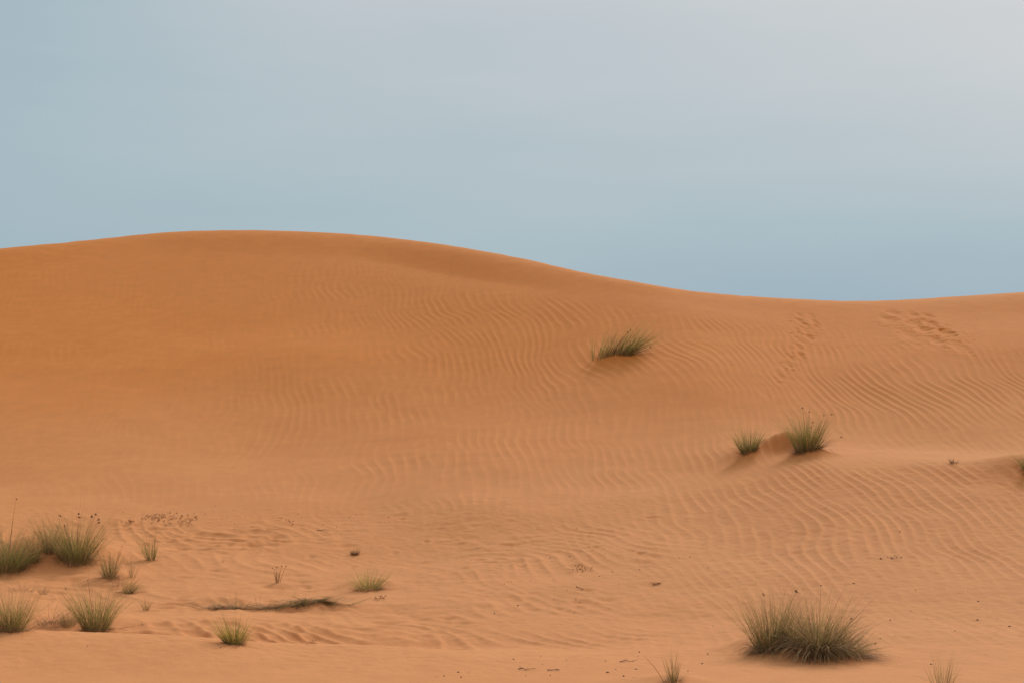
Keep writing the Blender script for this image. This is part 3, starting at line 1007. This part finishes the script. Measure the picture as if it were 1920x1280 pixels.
debris("crumbled brown weed on the sand, left of the pair above the thin green tuft", 292, 972, 34, .42, 46)
debris("crumbled brown weed on the sand, right of the pair above the thin green tuft", 340, 975, 40, .38, 42)
debris("small brown scrap of weed just right of the large seeded tussock", 243, 979, 6, .06, 8)
debris("small brown scrap of weed on the sand above the dead grass stump", 546, 979, 12, .12, 8)
debris("scattered reddish weed crumbs left of the tiny curled tuft", 1086, 1069, 26, .14, 14)
debris("short reddish weed sprig lying above the double bush at right", 1680, 1047, 22, .04, 7)
debris("brown weed crumb below the wide pale yellow tuft", 708, 1122, 14, .05, 8)


def twig(label, path):
    P_ = [find(px, py, ZZ) for px, py in path]
    loc = (P_[0][0], P_[0][1], ground(P_[0][0], P_[0][1]))
    v = []; f = []
    def tube(pts, r):
        for k, p in enumerate(pts):
            b = len(v)
            rr = r * (1 - .7 * k / (len(pts) - 1))
            for j in range(5):
                a = j / 5 * math.tau
                v.append((p[0] - loc[0], p[1] - loc[1] + math.cos(a) * rr, p[2] - loc[2] + math.sin(a) * rr))
            if k:
                for j in range(5):
                    f.append((b - 5 + j, b - 5 + (j + 1) % 5, b + (j + 1) % 5, b + j))
    q = []
    for k in range(len(P_) - 1):
        for t_ in np.linspace(0, 1, 6)[:-1]:
            p = np.array(P_[k]) * (1 - t_) + np.array(P_[k + 1]) * t_
            p[1] += random.gauss(0, .008)
            p[2] = ground(p[0], p[1]) + .006 + random.uniform(0, .008)
            q.append(p)
    tube(q, .005)
    for k in range(2, len(q) - 1, 3):
        d = np.array([random.uniform(-.06, .06), random.uniform(-.06, .02), random.uniform(.0, .03)])
        tube([q[k], q[k] + d * .5, q[k] + d], .003)
    me = bpy.data.meshes.new("twig")
    me.from_pydata(v, [], f)
    me.materials.append(M_TWIG)
    o = bpy.data.objects.new("twig", me)
    COL.objects.link(o)
    o.location = loc
    o["label"] = label
    o["category"] = "twig"
    o["group"] = "dead plant remains on the sand"


twig("thin dry twig lying left of the straw tuft on the lower edge", [(1162, 1241), (1176, 1240), (1192, 1242)])
twig("longer thin dry twig on the bottom sand, leftmost of the row of twigs", [(972, 1254), (990, 1256), (1004, 1255)])
twig("thin dry twig on the bottom sand in the middle of the row of twigs", [(1026, 1257), (1040, 1257), (1052, 1256)])
twig("short dry twig on the sand above the dead grass stump", [(594, 994), (608, 993), (622, 995)])
twig("short bent twig on the sand below the reddish weed crumbs", [(1081, 1102), (1090, 1103), (1096, 1107)])
twig("short twig on the sand behind the foreground lip near the flattened mat", [(575, 1208), (585, 1203), (592, 1200)])

# countless specks of plant litter
v = []; f = []
spots = []
for _ in range(55):
    spots.append((random.gauss(1080, 130), random.uniform(1020, 1150)))
for _ in range(34):
    spots.append((random.uniform(1320, 1900), random.uniform(1040, 1200)))
for _ in range(60):
    spots.append((random.uniform(190, 760), random.gauss(975, 14)))
for _ in range(24):
    spots.append((random.uniform(750, 1350), random.uniform(1225, 1270)))
for _ in range(30):
    spots.append((random.uniform(0, 1920), random.uniform(960, 1270)))
for px, py in spots:
    x, y, z = find(px, py, ZZ)
    z = ground(x, y)
    r = random.choice((.004, .005, .006, .007, .010))
    e = random.uniform(.8, 2.4)
    a = random.uniform(0, math.tau)
    b = len(v)
    for k in range(5):
        t_ = k / 5 * math.tau
        lx, ly = math.cos(t_) * r * e, math.sin(t_) * r
        v.append((x + lx * math.cos(a) - ly * math.sin(a), y + lx * math.sin(a) + ly * math.cos(a), z + .001))
    v.append((x, y, z + r * 1.3))
    f += [(b + k, b + (k + 1) % 5, b + 5) for k in range(5)]
me = bpy.data.meshes.new("plant_litter")
me.from_pydata(v, [], f)
me.materials.append(M_TWIG)
o = bpy.data.objects.new("plant_litter", me)
COL.objects.link(o)
o["kind"] = "stuff"
o["label"] = "dark brown specks of plant litter scattered over the sand below the dune"
o["category"] = "plant litter"
